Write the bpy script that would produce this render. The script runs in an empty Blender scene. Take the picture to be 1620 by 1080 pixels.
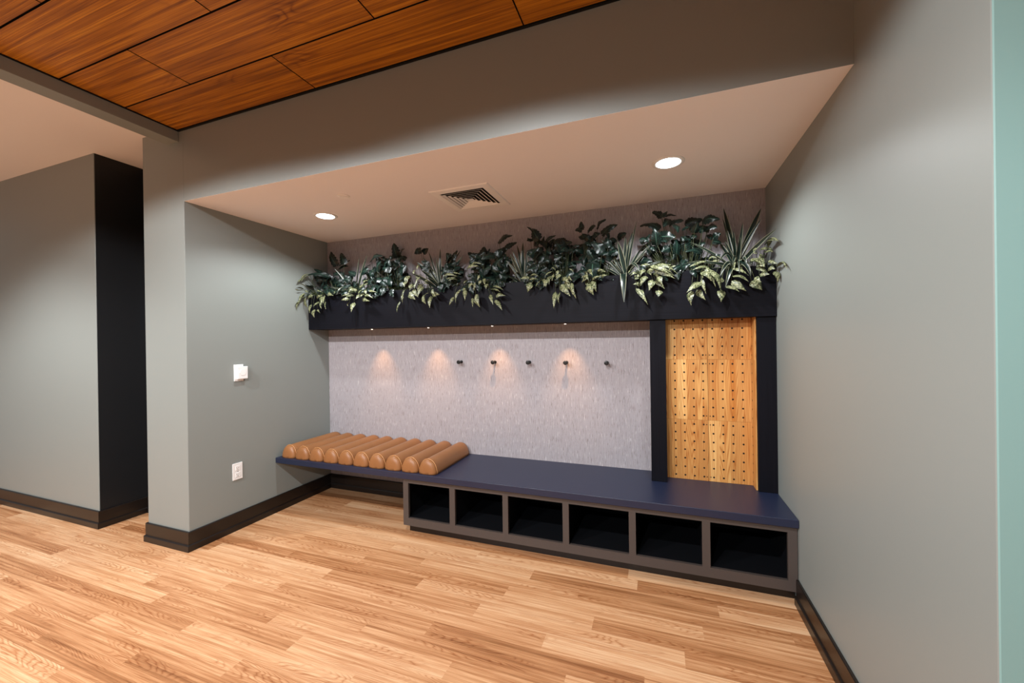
import bpy, bmesh, math, random
from mathutils import Vector, Matrix
S = bpy.context.scene
C = S.collection
PI = math.pi
R = math.radians

# ---------------------------------------------------------------- camera
cd = bpy.data.cameras.new('camera')
cam = bpy.data.objects.new('camera', cd); C.objects.link(cam); S.camera = cam
cd.sensor_fit = 'HORIZONTAL'; cd.sensor_width = 36.0; cd.lens = 36.0*627.28/1620.0
cd.clip_start = 0.05; cd.clip_end = 60
YAW, PIT, ROLL = 0.3505, -0.0023, -0.0141
fw = Vector((-math.sin(YAW)*math.cos(PIT), math.cos(YAW)*math.cos(PIT), math.sin(PIT)))
rt = Vector((math.cos(YAW), math.sin(YAW), 0)); up = rt.cross(fw)
r2 = rt*math.cos(ROLL)+up*math.sin(ROLL); u2 = -rt*math.sin(ROLL)+up*math.cos(ROLL)
m3 = Matrix((r2, u2, -fw)).transposed()
cam.matrix_world = Matrix.Translation((3.0383, -3.0515, 1.4165)) @ m3.to_4x4()

# ---------------------------------------------------------------- view and world
S.view_settings.view_transform = 'Standard'; S.view_settings.look = 'None'
S.view_settings.gamma = 1; S.view_settings.use_curve_mapping = False
S.view_settings.exposure = 0.0
wd = bpy.data.worlds.new('world'); S.world = wd; wd.use_nodes = True
wd.node_tree.nodes['Background'].inputs[0].default_value = (0.92, 0.97, 1.0, 1)
wd.node_tree.nodes['Background'].inputs[1].default_value = 0.25

# ---------------------------------------------------------------- room lights (recessed cans in the timber ceiling, outside the frame)
W, D, H = 3.725, 1.261, 2.406          # niche width, depth, ceiling height
ZW = 2.892                             # timber ceiling
ZH = 2.922                             # plaster ceiling of the side hall
def spot(name, loc, power, col, size, blend, rad, aim=None):
    l = bpy.data.lights.new(name, 'SPOT'); l.energy = power; l.color = col
    l.spot_size = R(size); l.spot_blend = blend; l.shadow_soft_size = rad
    o = bpy.data.objects.new(name, l); o.location = loc; C.objects.link(o)
    if aim: o.rotation_euler = (Vector(aim)-Vector(loc)).to_track_quat('-Z', 'Y').to_euler()
    return o
COOL = (0.93, 0.98, 1.0); WARM = (1.0, 0.50, 0.20); NEUT = (0.96, 0.98, 1.0)
CANS = [(0.55, -2.95), (2.25, -2.95), (0.55, -5.2), (2.25, -5.2)]
for x, y in CANS:
    spot('room_spot', (x, y, 2.855), 195 if y > -4 else 280, NEUT, 160, 0.16, 0.03)
for x, y in [(-1.6, -2.6), (-1.6, -4.6)]:
    spot('hall_spot', (x, y, 2.885), 210, NEUT, 124, 0.6, 0.05)
for x in (0.634, 3.11):
    spot('niche_spot', (x, -0.65, H-0.022), 62, COOL, 150, 0.5, 0.05)
for x in (0.65, 1.231, 1.814, 2.401):
    spot('puck_spot', (x, -0.155, 1.527), 12, WARM, 56, 1.0, 0.004, (x, -0.01, 1.02))

# ---------------------------------------------------------------- node helpers
def new_mat(name):
    m = bpy.data.materials.new(name); m.use_nodes = True
    nt = m.node_tree; b = nt.nodes['Principled BSDF']
    return m, nt, b
def nd(nt, t, ins=None, **kw):
    n = nt.nodes.new(t)
    for k, v in kw.items(): setattr(n, k, v)
    for k, v in (ins or {}).items():
        if isinstance(v, bpy.types.NodeSocket): nt.links.new(v, n.inputs[k])
        else: n.inputs[k].default_value = v
    return n
def mth(nt, op, a, b=0.0, c=0.0):
    n = nd(nt, 'ShaderNodeMath', {0: a, 1: b, 2: c}, operation=op); return n.outputs[0]
def mix(nt, f, a, b, bt='MIX'):
    n = nt.nodes.new('ShaderNodeMix'); n.data_type = 'RGBA'; n.blend_type = bt
    for i, v in ((0, f), (6, a), (7, b)):
        if isinstance(v, bpy.types.NodeSocket): nt.links.new(v, n.inputs[i])
        else: n.inputs[i].default_value = v if i == 0 else (*v, 1)
    return n.outputs[2]
def ramp(nt, f, stops):
    n = nt.nodes.new('ShaderNodeValToRGB'); nt.links.new(f, n.inputs[0]); e = n.color_ramp.elements
    while len(e) < len(stops): e.new(0.5)
    for i, (p, c) in enumerate(stops):
        e[i].position = p; e[i].color = (*c, 1) if len(c) == 3 else c
    return n.outputs[0]
def pos(nt):
    g = nd(nt, 'ShaderNodeNewGeometry'); s = nd(nt, 'ShaderNodeSeparateXYZ', {0: g.outputs['Position']})
    return g.outputs['Position'], s.outputs[0], s.outputs[1], s.outputs[2]
def comb(nt, x, y, z): return nd(nt, 'ShaderNodeCombineXYZ', {0: x, 1: y, 2: z}).outputs[0]
def noise(nt, vec, scale, detail=3, rough=0.5, dist=0.0):
    return nd(nt, 'ShaderNodeTexNoise', {'Vector': vec, 'Scale': scale, 'Detail': detail, 'Roughness': rough, 'Distortion': dist}).outputs[0]
def bump(nt, b, h, s, d=0.002):
    n = nd(nt, 'ShaderNodeBump', {'Height': h, 'Strength': s, 'Distance': d}); nt.links.new(n.outputs[0], b.inputs['Normal'])
def lin(r, g, b):
    f = lambda c: (c/255/12.92) if c/255 <= 0.04045 else ((c/255+0.055)/1.055)**2.4
    return (f(r), f(g), f(b))
def flat(name, col, rough=0.5, spec=0.5, metal=0.0, noisy=0.0, sc=60):
    m, nt, b = new_mat(name)
    b.inputs['Roughness'].default_value = rough; b.inputs['Metallic'].default_value = metal
    b.inputs['Specular IOR Level'].default_value = spec
    p, x, y, z = pos(nt)
    n = noise(nt, p, sc, 4)
    c = mix(nt, n, tuple(k*(1-noisy) for k in col), tuple(min(1, k*(1+noisy)) for k in col))
    nt.links.new(c, b.inputs['Base Color'])
    if noisy: bump(nt, b, n, 0.08, 0.001)
    return m

# ---------------------------------------------------------------- materials
M = {}
M['paint'] = flat('sage_grey_paint', lin(134, 139, 135), 0.42, 0.45, noisy=0.012, sc=220)
M['teal'] = flat('pale_teal_face', lin(130, 164, 160), 0.5, 0.4, noisy=0.01, sc=200)  # pale teal colour for the right wall's end face only
M['plaster'] = flat('ceiling_paint', lin(240, 236, 236), 0.8, 0.2, noisy=0.01, sc=200)
M['black_paint'] = flat('black_wall_paint', lin(24, 25, 27), 0.45, 0.4, noisy=0.05)
M['base'] = flat('dark_brown_trim', lin(25, 19, 16), 0.34, 0.5, noisy=0.1, sc=30)
M['reveal'] = flat('black_reveal', (0.006, 0.006, 0.006), 0.6, 0.2)
M['white'] = flat('white_plastic', lin(238, 238, 236), 0.35, 0.5)
M['vent'] = flat('vent_enamel', lin(244, 242, 240), 0.45, 0.4)
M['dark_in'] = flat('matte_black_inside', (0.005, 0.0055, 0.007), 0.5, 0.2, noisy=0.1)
M['frame'] = flat('bronze_laminate', lin(74, 66, 62), 0.42, 0.45, noisy=0.03, sc=90)
M['hook'] = flat('black_metal', (0.008, 0.008, 0.008), 0.3, 0.5)
M['chrome'] = flat('brushed_nickel', (0.6, 0.58, 0.55), 0.25, 0.5, 1.0)
M['soil'] = flat('potting_soil', (0.012, 0.010, 0.008), 0.95, 0.1, noisy=0.4, sc=90)
M['slot'] = flat('slot_black', (0.01, 0.01, 0.01), 0.6, 0.2)
def emis(name, col, s):
    m, nt, b = new_mat(name); b.inputs['Base Color'].default_value = (*col, 1)
    b.inputs['Emission Color'].default_value = (*col, 1); b.inputs['Emission Strength'].default_value = s
    return m
M['lens'] = emis('lamp_lens', (0.93, 0.97, 1.0), 9)
M['puck'] = emis('puck_lens', (1.0, 0.85, 0.7), 6)

# navy bench top
def navy():
    m, nt, b = new_mat('navy_laminate'); p, x, y, z = pos(nt)
    n = noise(nt, p, 500, 2); n2 = noise(nt, p, 3, 2)
    c = mix(nt, n2, lin(22, 30, 54), lin(29, 36, 58))
    nt.links.new(mix(nt, mth(nt, 'MULTIPLY', n, 0.25), c, lin(40, 48, 72)), b.inputs['Base Color'])
    b.inputs['Roughness'].default_value = 0.38; b.inputs['Specular IOR Level'].default_value = 0.5
    bump(nt, b, n, 0.05, 0.0005); return m
M['navy'] = navy()

# black stained timber with fine horizontal or vertical brushing
def blackwood(name, horiz):
    m, nt, b = new_mat(name); p, x, y, z = pos(nt)
    v = comb(nt, mth(nt, 'MULTIPLY', x, 3 if horiz else 160), mth(nt, 'MULTIPLY', y, 3 if horiz else 160), mth(nt, 'MULTIPLY', z, 160 if horiz else 3))
    n = noise(nt, v, 1.0, 4, 0.6)
    nt.links.new(mix(nt, n, (0.0025, 0.0025, 0.004), (0.007, 0.007, 0.011)), b.inputs['Base Color'])
    b.inputs['Roughness'].default_value = 0.5; b.inputs['Specular IOR Level'].default_value = 0.10
    bump(nt, b, n, 0.35, 0.001); return m
M['bw_h'] = blackwood('black_timber_horizontal', True); M['bw_v'] = blackwood('black_timber_vertical', False)

# wallpaper: vertical slubbed strie
def wallpaper():
    m, nt, b = new_mat('strie_wallcovering'); p, x, y, z = pos(nt)
    f1 = noise(nt, comb(nt, mth(nt, 'MULTIPLY', x, 330), 0.0, mth(nt, 'MULTIPLY', z, 7)), 1.0, 3, 0.6)
    f2 = noise(nt, comb(nt, mth(nt, 'MULTIPLY', x, 170), 3.0, mth(nt, 'MULTIPLY', z, 15)), 1.0, 4, 0.7)
    f3 = noise(nt, comb(nt, mth(nt, 'MULTIPLY', x, 22), 8.0, mth(nt, 'MULTIPLY', z, 1.2)), 1.0, 2)
    c = mix(nt, f1, lin(118, 113, 116), lin(182, 177, 183))
    c = mix(nt, mth(nt, 'MULTIPLY', f3, 0.5), c, lin(166, 158, 158))
    fl = ramp(nt, f2, [(0.0, (0, 0, 0)), (0.55, (0, 0, 0)), (0.66, (1, 1, 1))])
    c = mix(nt, mth(nt, 'MULTIPLY', fl, 0.75), c, lin(104, 88, 84))
    f4 = noise(nt, comb(nt, mth(nt, 'MULTIPLY', x, 150), 5.0, mth(nt, 'MULTIPLY', z, 14)), 1.0, 2, 0.6)
    lt = ramp(nt, f4, [(0.0, (0, 0, 0)), (0.6, (0, 0, 0)), (0.72, (1, 1, 1))])
    c = mix(nt, mth(nt, 'MULTIPLY', lt, 0.5), c, lin(226, 220, 222))
    nt.links.new(c, b.inputs['Base Color'])
    b.inputs['Roughness'].default_value = 0.62; b.inputs['Specular IOR Level'].default_value = 0.3
    bump(nt, b, f1, 0.25, 0.001); return m
M['wallpaper'] = wallpaper()

# wood planks along x; each plank carries uv 'plank' = (distance along, -1..1 across) and uv 'tone' = two random numbers
def planks(name, stops, rough, grainc, gx, gy, cath, gamt, w_tone, cmask):
    m, nt, b = new_mat(name)
    s = nd(nt, 'ShaderNodeSeparateXYZ', {0: nd(nt, 'ShaderNodeUVMap', uv_map='plank').outputs[0]})
    q = nd(nt, 'ShaderNodeSeparateXYZ', {0: nd(nt, 'ShaderNodeUVMap', uv_map='tone').outputs[0]})
    x, v = s.outputs[0], s.outputs[1]; r1, r2 = q.outputs[0], q.outputs[1]
    sh = mth(nt, 'MULTIPLY', r1, 47.0)
    low = noise(nt, comb(nt, mth(nt, 'MULTIPLY', x, 2.6), mth(nt, 'ADD', mth(nt, 'MULTIPLY', v, 0.9), sh), sh), 1.0, 2, 0.5)
    # nested arcs of cathedral grain about the plank's middle
    vc = mth(nt, 'SUBTRACT', v, mth(nt, 'MULTIPLY', mth(nt, 'SUBTRACT', r2, 0.5), 0.9))
    ph = mth(nt, 'ADD', mth(nt, 'MULTIPLY', x, cath), mth(nt, 'MULTIPLY', mth(nt, 'MULTIPLY', vc, vc), 4.5))
    ph = mth(nt, 'ADD', ph, mth(nt, 'MULTIPLY', low, 9.0))
    tri = mth(nt, 'ABSOLUTE', mth(nt, 'SUBTRACT', mth(nt, 'MULTIPLY', mth(nt, 'FRACT', ph), 2.0), 1.0))
    msk = noise(nt, comb(nt, mth(nt, 'ADD', mth(nt, 'MULTIPLY', x, 2.2), sh), sh, mth(nt, 'MULTIPLY', v, 0.6)), 1.0, 2)
    msk = ramp(nt, msk, [(cmask, (0, 0, 0)), (cmask+0.12, (1, 1, 1))])
    fine = noise(nt, comb(nt, mth(nt, 'MULTIPLY', x, gx), mth(nt, 'ADD', mth(nt, 'MULTIPLY', v, gy), sh), sh), 1.0, 5, 0.65)
    med = noise(nt, comb(nt, mth(nt, 'MULTIPLY', x, 1.5), mth(nt, 'ADD', mth(nt, 'MULTIPLY', v, gy*0.16), sh), sh), 1.0, 3, 0.55)
    t = mth(nt, 'ADD', mth(nt, 'MULTIPLY', r2, w_tone), mth(nt, 'MULTIPLY', med, 1.0-w_tone))
    c = ramp(nt, t, stops)
    g = mth(nt, 'MULTIPLY', mth(nt, 'MULTIPLY', mth(nt, 'POWER', tri, 2.5), msk), gamt)
    c = mix(nt, g, c, grainc, 'MULTIPLY')
    fg = ramp(nt, fine, [(0.40, (1, 1, 1)), (0.60, (0, 0, 0))])
    c = mix(nt, mth(nt, 'MULTIPLY', fg, gamt*0.8), c, grainc, 'MULTIPLY')
    nt.links.new(c, b.inputs['Base Color'])
    b.inputs['Roughness'].default_value = rough; b.inputs['Specular IOR Level'].default_value = 0.4
    bump(nt, b, fine, 0.05, 0.0005); return m
M['floor'] = planks('oak_strip_floor',
    [(0.22, lin(140, 92, 54)), (0.40, lin(184, 134, 92)), (0.55, lin(210, 164, 122)), (0.75, lin(226, 190, 152))],
    0.38, (0.62, 0.44, 0.30), 5, 22, 16.0, 0.85, 0.28, 0.46)
M['woodceil'] = planks('walnut_ceiling_planks',
    [(0.25, lin(108, 62, 8)), (0.42, lin(164, 102, 16)), (0.58, lin(200, 132, 26)), (0.78, lin(222, 158, 42))],
    0.42, (0.42, 0.30, 0.20), 1.4, 46, 2.0, 0.9, 0.16, 0.62)

# pine peg panels: boards glued side by side, grain upright
def pine():
    m, nt, b = new_mat('knotty_pine'); p, x, y, z = pos(nt)
    rowz = mth(nt, 'FLOOR', mth(nt, 'DIVIDE', mth(nt, 'SUBTRACT', z, 0.865), 0.408))
    xs = mth(nt, 'DIVIDE', mth(nt, 'SUBTRACT', x, 3.355), 0.065); cb = mth(nt, 'FLOOR', xs)
    idn = nd(nt, 'ShaderNodeTexWhiteNoise', {'Vector': comb(nt, rowz, cb, 4.0)}, noise_dimensions='3D'); r = idn.outputs[0]
    sh = mth(nt, 'MULTIPLY', r, 31.0)
    v = comb(nt, mth(nt, 'ADD', mth(nt, 'MULTIPLY', mth(nt, 'ADD', x, y), 16), sh), sh, mth(nt, 'ADD', mth(nt, 'MULTIPLY', z, 0.7), sh))
    big = noise(nt, v, 1.0, 1, 0.4, 0.1)
    tri = mth(nt, 'ABSOLUTE', mth(nt, 'SUBTRACT', mth(nt, 'MULTIPLY', mth(nt, 'FRACT', mth(nt, 'MULTIPLY', big, 26.0)), 2.0), 1.0))
    c = ramp(nt, r, [(0.0, lin(194, 138, 76)), (0.5, lin(210, 156, 90)), (1.0, lin(226, 178, 112))])
    c = mix(nt, mth(nt, 'MULTIPLY', mth(nt, 'POWER', tri, 2.0), 0.85), c, (0.62, 0.38, 0.18), 'MULTIPLY')
    big2 = noise(nt, v, 0.6, 2); c = mix(nt, ramp(nt, big2, [(0.5, (0, 0, 0)), (0.7, (1, 1, 1))]), c, (0.86, 0.66, 0.42), 'MULTIPLY')
    nt.links.new(c, b.inputs['Base Color']); b.inputs['Roughness'].default_value = 0.5
    b.inputs['Specular IOR Level'].default_value = 0.35; return m
M['pine'] = pine()

def leather():
    m, nt, b = new_mat('tan_leather'); p, x, y, z = pos(nt)
    v = nd(nt, 'ShaderNodeTexVoronoi', {'Vector': p, 'Scale': 700.0}).outputs[0]; n = noise(nt, p, 6, 3)
    nt.links.new(mix(nt, n, lin(132, 86, 48), lin(150, 100, 58)), b.inputs['Base Color'])
    b.inputs['Roughness'].default_value = 0.40; b.inputs['Specular IOR Level'].default_value = 0.45
    bump(nt, b, v, 0.12, 0.0006); return m
M['leather'] = leather()
M['piping'] = flat('tan_piping', lin(176, 124, 78), 0.4, 0.45)

# leaves: UV x = 0..1 across (0.5 is the midrib), UV y = 0..1 along
def leafmat(kind):
    m, nt, b = new_mat(kind)
    uv = nd(nt, 'ShaderNodeUVMap').outputs[0]; s = nd(nt, 'ShaderNodeSeparateXYZ', {0: uv})
    a = mth(nt, 'ABSOLUTE', mth(nt, 'SUBTRACT', mth(nt, 'MULTIPLY', s.outputs[0], 2.0), 1.0)); p = pos(nt)[0]
    mid = ramp(nt, a, [(0.0, (1, 1, 1)), (0.09, (0, 0, 0))])
    n = noise(nt, p, 26, 3, 0.6)
    if kind == 'variegated_leaf':
        sp = noise(nt, p, 110, 3, 0.7)
        c = mix(nt, ramp(nt, mth(nt, 'ADD', sp, mth(nt, 'MULTIPLY', a, -0.10)), [(0.42, (0, 0, 0)), (0.50, (1, 1, 1))]), lin(40, 48, 26), lin(146, 147, 112))
        c = mix(nt, mth(nt, 'MULTIPLY', n, 0.35), c, lin(84, 92, 56)); r_, sp_ = 0.42, 0.4
    elif kind == 'striped_leaf':
        e = ramp(nt, a, [(0.0, (0, 0, 0)), (0.76, (0, 0, 0)), (0.86, (1, 1, 1))])
        g = mix(nt, n, lin(9, 22, 18), lin(22, 40, 32))
        c = mix(nt, e, g, lin(146, 148, 124)); r_, sp_ = 0.34, 0.5
    else:
        vein = nd(nt, 'ShaderNodeTexWave', {'Vector': comb(nt, 0.0, mth(nt, 'SUBTRACT', s.outputs[1], mth(nt, 'MULTIPLY', a, 0.3)), 0.0), 'Scale': 2.2}, bands_direction='Y').outputs[1]
        g = mix(nt, n, lin(3, 7, 6), lin(9, 25, 21))
        c = mix(nt, ramp(nt, vein, [(0.86, (0, 0, 0)), (1.0, (0.6, 0.6, 0.6))]), g, lin(36, 66, 56))
        c = mix(nt, mid, c, lin(60, 88, 74)); r_, sp_ = 0.34, 0.36
    nt.links.new(c, b.inputs['Base Color']); b.inputs['Roughness'].default_value = r_
    b.inputs['Specular IOR Level'].default_value = sp_
    bump(nt, b, n, 0.15, 0.002); return m
M['v'] = leafmat('variegated_leaf'); M['m'] = leafmat('dark_leaf'); M['s'] = leafmat('striped_leaf')
M['stem'] = flat('green_stem', lin(52, 58, 30), 0.5, 0.4, noisy=0.2)

# ---------------------------------------------------------------- mesh helpers
def box(bm, x0, y0, z0, x1, y1, z1, mi=0):
    vs = [bm.verts.new(p) for p in ((x0,y0,z0),(x1,y0,z0),(x1,y1,z0),(x0,y1,z0),(x0,y0,z1),(x1,y0,z1),(x1,y1,z1),(x0,y1,z1))]
    for f in ((0,3,2,1),(4,5,6,7),(0,1,5,4),(1,2,6,5),(2,3,7,6),(3,0,4,7)):
        bm.faces.new([vs[i] for i in f]).material_index = mi
def plank_uv(bm):
    return bm.loops.layers.uv.new('plank'), bm.loops.layers.uv.new('tone')
def plank(bm, lay, x0, x1, y0, y1, z, r1, r2, w, h=0.0, down=False):
    n0 = len(bm.faces)
    if h: box(bm, x0, y0, z, x1, y1, z+h, 0)
    else: bm.faces.new([bm.verts.new(p) for p in ((x0,y0,z),(x1,y0,z),(x1,y1,z),(x0,y1,z))])
    bm.faces.ensure_lookup_table(); ym = (y0+y1)/2
    for f in bm.faces[n0:]:
        if h and abs(f.calc_center_median().z-z-h/2) < h*0.1: f.material_index = 1
        for l in f.loops:
            l[lay[0]].uv = (l.vert.co.x-x0+r1*7, (l.vert.co.y-ym)/(w/2)); l[lay[1]].uv = (r1, r2)
def lathe(bm, prof, c=(0,0,0), axis='z', n=32, mi=0):
    """prof = [(radius, height)]; revolved about an axis through c"""
    rings = []
    for r, h in prof:
        ring = []
        for i in range(n):
            a = 2*PI*i/n; u, v = r*math.cos(a), r*math.sin(a)
            q = (u, v, h) if axis == 'z' else (u, h, v)
            ring.append(bm.verts.new((c[0]+q[0], c[1]+q[1], c[2]+q[2])))
        rings.append(ring)
    for a, b in zip(rings, rings[1:]):
        for i in range(n):
            f = bm.faces.new((a[i], a[(i+1) % n], b[(i+1) % n], b[i])); f.material_index = mi; f.smooth = True
    bm.faces.new(rings[0]).material_index = mi; bm.faces.new(rings[-1]).material_index = mi
def tube(bm, pts, r, n=6, r1=None):
    pts = [Vector(p) for p in pts]; rings = []
    for i, p in enumerate(pts):
        t = (pts[min(i+1, len(pts)-1)]-pts[max(i-1, 0)]).normalized()
        a = t.orthogonal().normalized() if not rings else (a0-t*a0.dot(t)).normalized()
        a0 = a; b = t.cross(a); rr = r if r1 is None else r+(r1-r)*i/(len(pts)-1)
        rings.append([bm.verts.new(p+a*rr*math.cos(2*PI*k/n)+b*rr*math.sin(2*PI*k/n)) for k in range(n)])
    for A, B in zip(rings, rings[1:]):
        for k in range(n):
            f = bm.faces.new((A[k], A[(k+1) % n], B[(k+1) % n], B[k])); f.smooth = True
    bm.faces.new(rings[0]); bm.faces.new(rings[-1])
def obj(name, bm, mats, parent=None, bev=0.0, smooth=False, recalc=True, seg=2):
    if recalc: bmesh.ops.recalc_face_normals(bm, faces=bm.faces)
    me = bpy.data.meshes.new(name); bm.to_mesh(me); bm.free()
    for m in (mats if isinstance(mats, (list, tuple)) else [mats]): me.materials.append(M[m])
    if smooth:
        for p in me.polygons: p.use_smooth = True
    o = bpy.data.objects.new(name, me); C.objects.link(o)
    if parent:
        o.parent = parent; o.matrix_parent_inverse = Matrix.Translation(-Vector(parent.location))
    if bev:
        b = o.modifiers.new('bevel', 'BEVEL'); b.width = bev; b.segments = seg; b.limit_method = 'ANGLE'; b.angle_limit = R(40)
    return o
def bx(name, dims, mats, parent=None, bev=0.0):
    bm = bmesh.new(); box(bm, *dims); return obj(name, bm, mats, parent, bev)
def struct(o): o['kind'] = 'structure'; return o
def tag(o, label, cat, group=None):
    o['label'] = label; o['category'] = cat
    if group: o['group'] = group
    return o
def thing(name, loc, label, cat, group=None):
    o = bpy.data.objects.new(name, None); o.location = loc; o.empty_display_size = 0.1; C.objects.link(o)
    return tag(o, label, cat, group)

# ================================================================ the setting
YB = -9.0
bm = bmesh.new(); lay = plank_uv(bm); rg = random.Random(3)
FW, FL = 0.0983, 1.01
OFF = {-9: .895, -8: .29, -7: .59, -6: .20, -5: .70, -4: .107, -3: .50, -2: .952, -1: .64, 0: .15, 1: .40, 2: .80, 3: .26, 4: .776, 5: .19, 6: .565}
for k in range(-17, 76):
    yt = -1.505-FW*k; yb_ = yt-FW
    o = OFF.get(k, rg.random())
    if yb_ > 0.1: continue
    for j in range(-6, 7):
        xa = o+FL*j
        if xa > 6.0 or xa+FL < -4.5: continue
        plank(bm, lay, max(xa, -4.5), min(xa+FL, 6.0), yb_, yt, 0.0, rg.random(), rg.random(), FW)
bmesh.ops.remove_doubles(bm, verts=bm.verts, dist=1e-5)
x0_, x1_, y0_, y1_ = -4.5, 6.0, -1.505-FW*76, -1.505+FW*17
vb = [bm.verts.new((x, y, -0.1)) for x, y in ((x0_, y0_), (x0_, y1_), (x1_, y1_), (x1_, y0_))]; bm.faces.new(vb)
struct(obj('floor', bm, 'floor', recalc=False))
struct(bx('wall_back', (-0.449, 0.0, 0.0, 3.9, 0.1, 2.95), 'wallpaper'))
struct(bx('wall_left', (-0.449, -D, 0.0, 0.0, 0.0, 2.95), 'paint', bev=0.003))
# header above the niche opening
struct(bx('wall_front', (0.0, -D, H, W, -D+0.16, 2.95), 'paint', bev=0.0))
struct(bx('ceiling_niche', (0.0, -D+0.0005, H-0.0005, W, 0.0, H+0.08), 'plaster'))
bm = bmesh.new(); box(bm, W, -1.888, 0, 5.2, 0.1, 2.95)
for f in bm.faces:
    c = f.calc_center_median()
    if abs(c.y+1.888) < 1e-3: f.material_index = 1
struct(obj('wall_right', bm, ['paint', 'teal'], bev=0.004))
# side hall: grey wall, black recess
struct(bx('wall_hall', (-4.5, -1.26, 0.0, -1.066, -0.9, 2.95), 'paint', bev=0.003))
struct(bx('wall_recess', (-1.066, -1.255, 0.0, -1.062, -0.94, 2.95), 'black_paint'))
struct(bx('wall_recess_back', (-1.066, -0.945, 0.0, -0.449, -0.9, 2.95), 'black_paint'))
# ceilings
bm = bmesh.new()
box(bm, -0.045, YB, ZW+0.012, 6.0, -D, ZW+0.05, 1)
lay = plank_uv(bm); rg = random.Random(29)
def ceiling_planks(bm):
    g = 0.0042
    for r in range(0, 22):
        y1 = -1.2695-0.2883*r-(0.006 if r == 0 else 0); y0 = -1.2695-0.2883*(r+1)
        first = 1.2-1.27*2 if r % 2 == 0 else 0.577-1.27*2
        if y0 < -7.7: break
        for k in range(0, 8):
            x0 = max(first+1.27*k, -0.035); x1 = first+1.27*(k+1)
            if x1 < 0: continue
            gy = 0.0045 if r == 2 else g
            plank(bm, lay, x0+g*0.8, min(x1-g*0.8, 5.9), y0+gy, y1-g, ZW, rg.random(), rg.random(), 0.2883, 0.012)
ceiling_planks(bm)
struct(obj('ceiling', bm, ['woodceil', 'reveal']))
struct(bx('trim_1', (-0.045, -D-0.014, ZW-0.004, W, -D, ZW+0.011), 'reveal'))
struct(bx('trim_2', (-0.045, YB, ZW-0.004, -0.036, -D-0.014, ZW+0.011), 'reveal'))
bm = bmesh.new(); box(bm, -0.165, YB, 2.818, -0.045, -D, 2.95)
struct(obj('trim_3', bm, 'paint', bev=0.002))
struct(bx('ceiling_hall', (-4.5, YB, ZH, -0.165, -0.9, ZH+0.06), 'plaster'))

# baseboards: upper board with a thicker shoe below
def baseboard(name, runs, h=0.134):
    """runs: (x0,y0,x1,y1,nx,ny): foot of the wall from a to b with outward normal"""
    bm = bmesh.new()
    for (x0, y0, x1, y1, nx, ny, ea, eb) in runs:
        d = Vector((x1-x0, y1-y0, 0)).normalized(); n = Vector((nx, ny, 0))
        prof = [(0, 0), (0.021, 0), (0.021, 0.040), (0.018, 0.046), (0.0125, 0.047), (0.0125, h-0.004), (0.010, h), (0, h)]
        A, B = [], []
        for o, z in prof:
            A.append(bm.verts.new(Vector((x0, y0, z))+n*o-d*(o*ea))); B.append(bm.verts.new(Vector((x1, y1, z))+n*o+d*(o*eb)))
        k = len(prof)
        for i in range(k): bm.faces.new((A[i], B[i], B[(i+1) % k], A[(i+1) % k]))
        bm.faces.new(A); bm.faces.new(B)
    return struct(obj(name, bm, 'base', bev=0.0012))
baseboard('baseboard_left', [(-0.449, -D, 0.0, -D, 0, -1, 1, 1), (0.0, -D, 0.0, 0.0, 1, 0, 1, -1), (-0.449, -0.95, -0.449, -D, -1, 0, 0, 1)])
baseboard('baseboard_back', [(0.0, 0.0, 1.262, 0.0, 0, -1, -1, 0)])
baseboard('baseboard_right', [(W, -0.577, W, -1.888, -1, 0, 0, 1), (W, -1.888, 5.2, -1.888, 0, -1, 1, 0)])
baseboard('baseboard_hall', [(-4.5, -1.26, -1.062, -1.26, 0, -1, 0, 1), (-1.062, -1.26, -1.062, -0.945, 1, 0, 1, -1)])
baseboard('baseboard_recess', [(-1.062, -0.945, -0.449, -0.945, 0, -1, -1, 0)])

# ================================================================ bench
bench = bx('bench_top', (0.002, -0.60, 0.413, W-0.002, -0.001, 0.457), 'navy', bev=0.0022)
tag(bench, 'long navy blue bench top running wall to wall across the niche', 'bench')

cab = thing('cubby_cabinet', (2.5, -0.29, 0), 'low bronze cabinet of six open shoe cubbies under the navy bench', 'cabinet')
X0, X1 = 1.257, W-0.003
div = [(1.257, 1.301), (1.644, 1.687), (2.048, 2.087), (2.459, 2.499), (2.865, 2.905), (3.265, 3.307), (3.679, X1)]
bm = bmesh.new()
zb, z0, z1, zt = 0.064, 0.120, 0.377, 0.412
box(bm, X0, -0.575, z1, X1, -0.556, zt); box(bm, X0, -0.575, zb, X1, -0.556, z0)
for a, b in div: box(bm, a, -0.575, z0, b, -0.556, z1)
obj('face_frame', bm, 'frame', cab)
for a, b in div[1:-1]:
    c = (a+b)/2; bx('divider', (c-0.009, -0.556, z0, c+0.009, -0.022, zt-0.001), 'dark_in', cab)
bm = bmesh.new(); box(bm, X0, -0.556, zb, X0+0.018, -0.022, zt-0.001, 1)
for f in bm.faces:
    if f.calc_center_median().x < X0+0.001: f.material_index = 0
obj('side_panel', bm, ['frame', 'dark_in'], cab)
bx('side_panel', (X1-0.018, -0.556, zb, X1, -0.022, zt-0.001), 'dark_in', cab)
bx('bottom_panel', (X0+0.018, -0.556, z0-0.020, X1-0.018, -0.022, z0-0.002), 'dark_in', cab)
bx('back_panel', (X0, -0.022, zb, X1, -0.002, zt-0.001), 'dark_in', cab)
bx('toe_kick', (1.275, -0.522, 0.0, X1, -0.504, zb), 'base', cab)
for o in cab.children:
    if o.name.startswith('divider'): o['label'] = 'black upright between two cubbies'
for o in cab.children:
    if o.name.startswith('face_frame'): o['label'] = 'bronze grey front frame'

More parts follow.
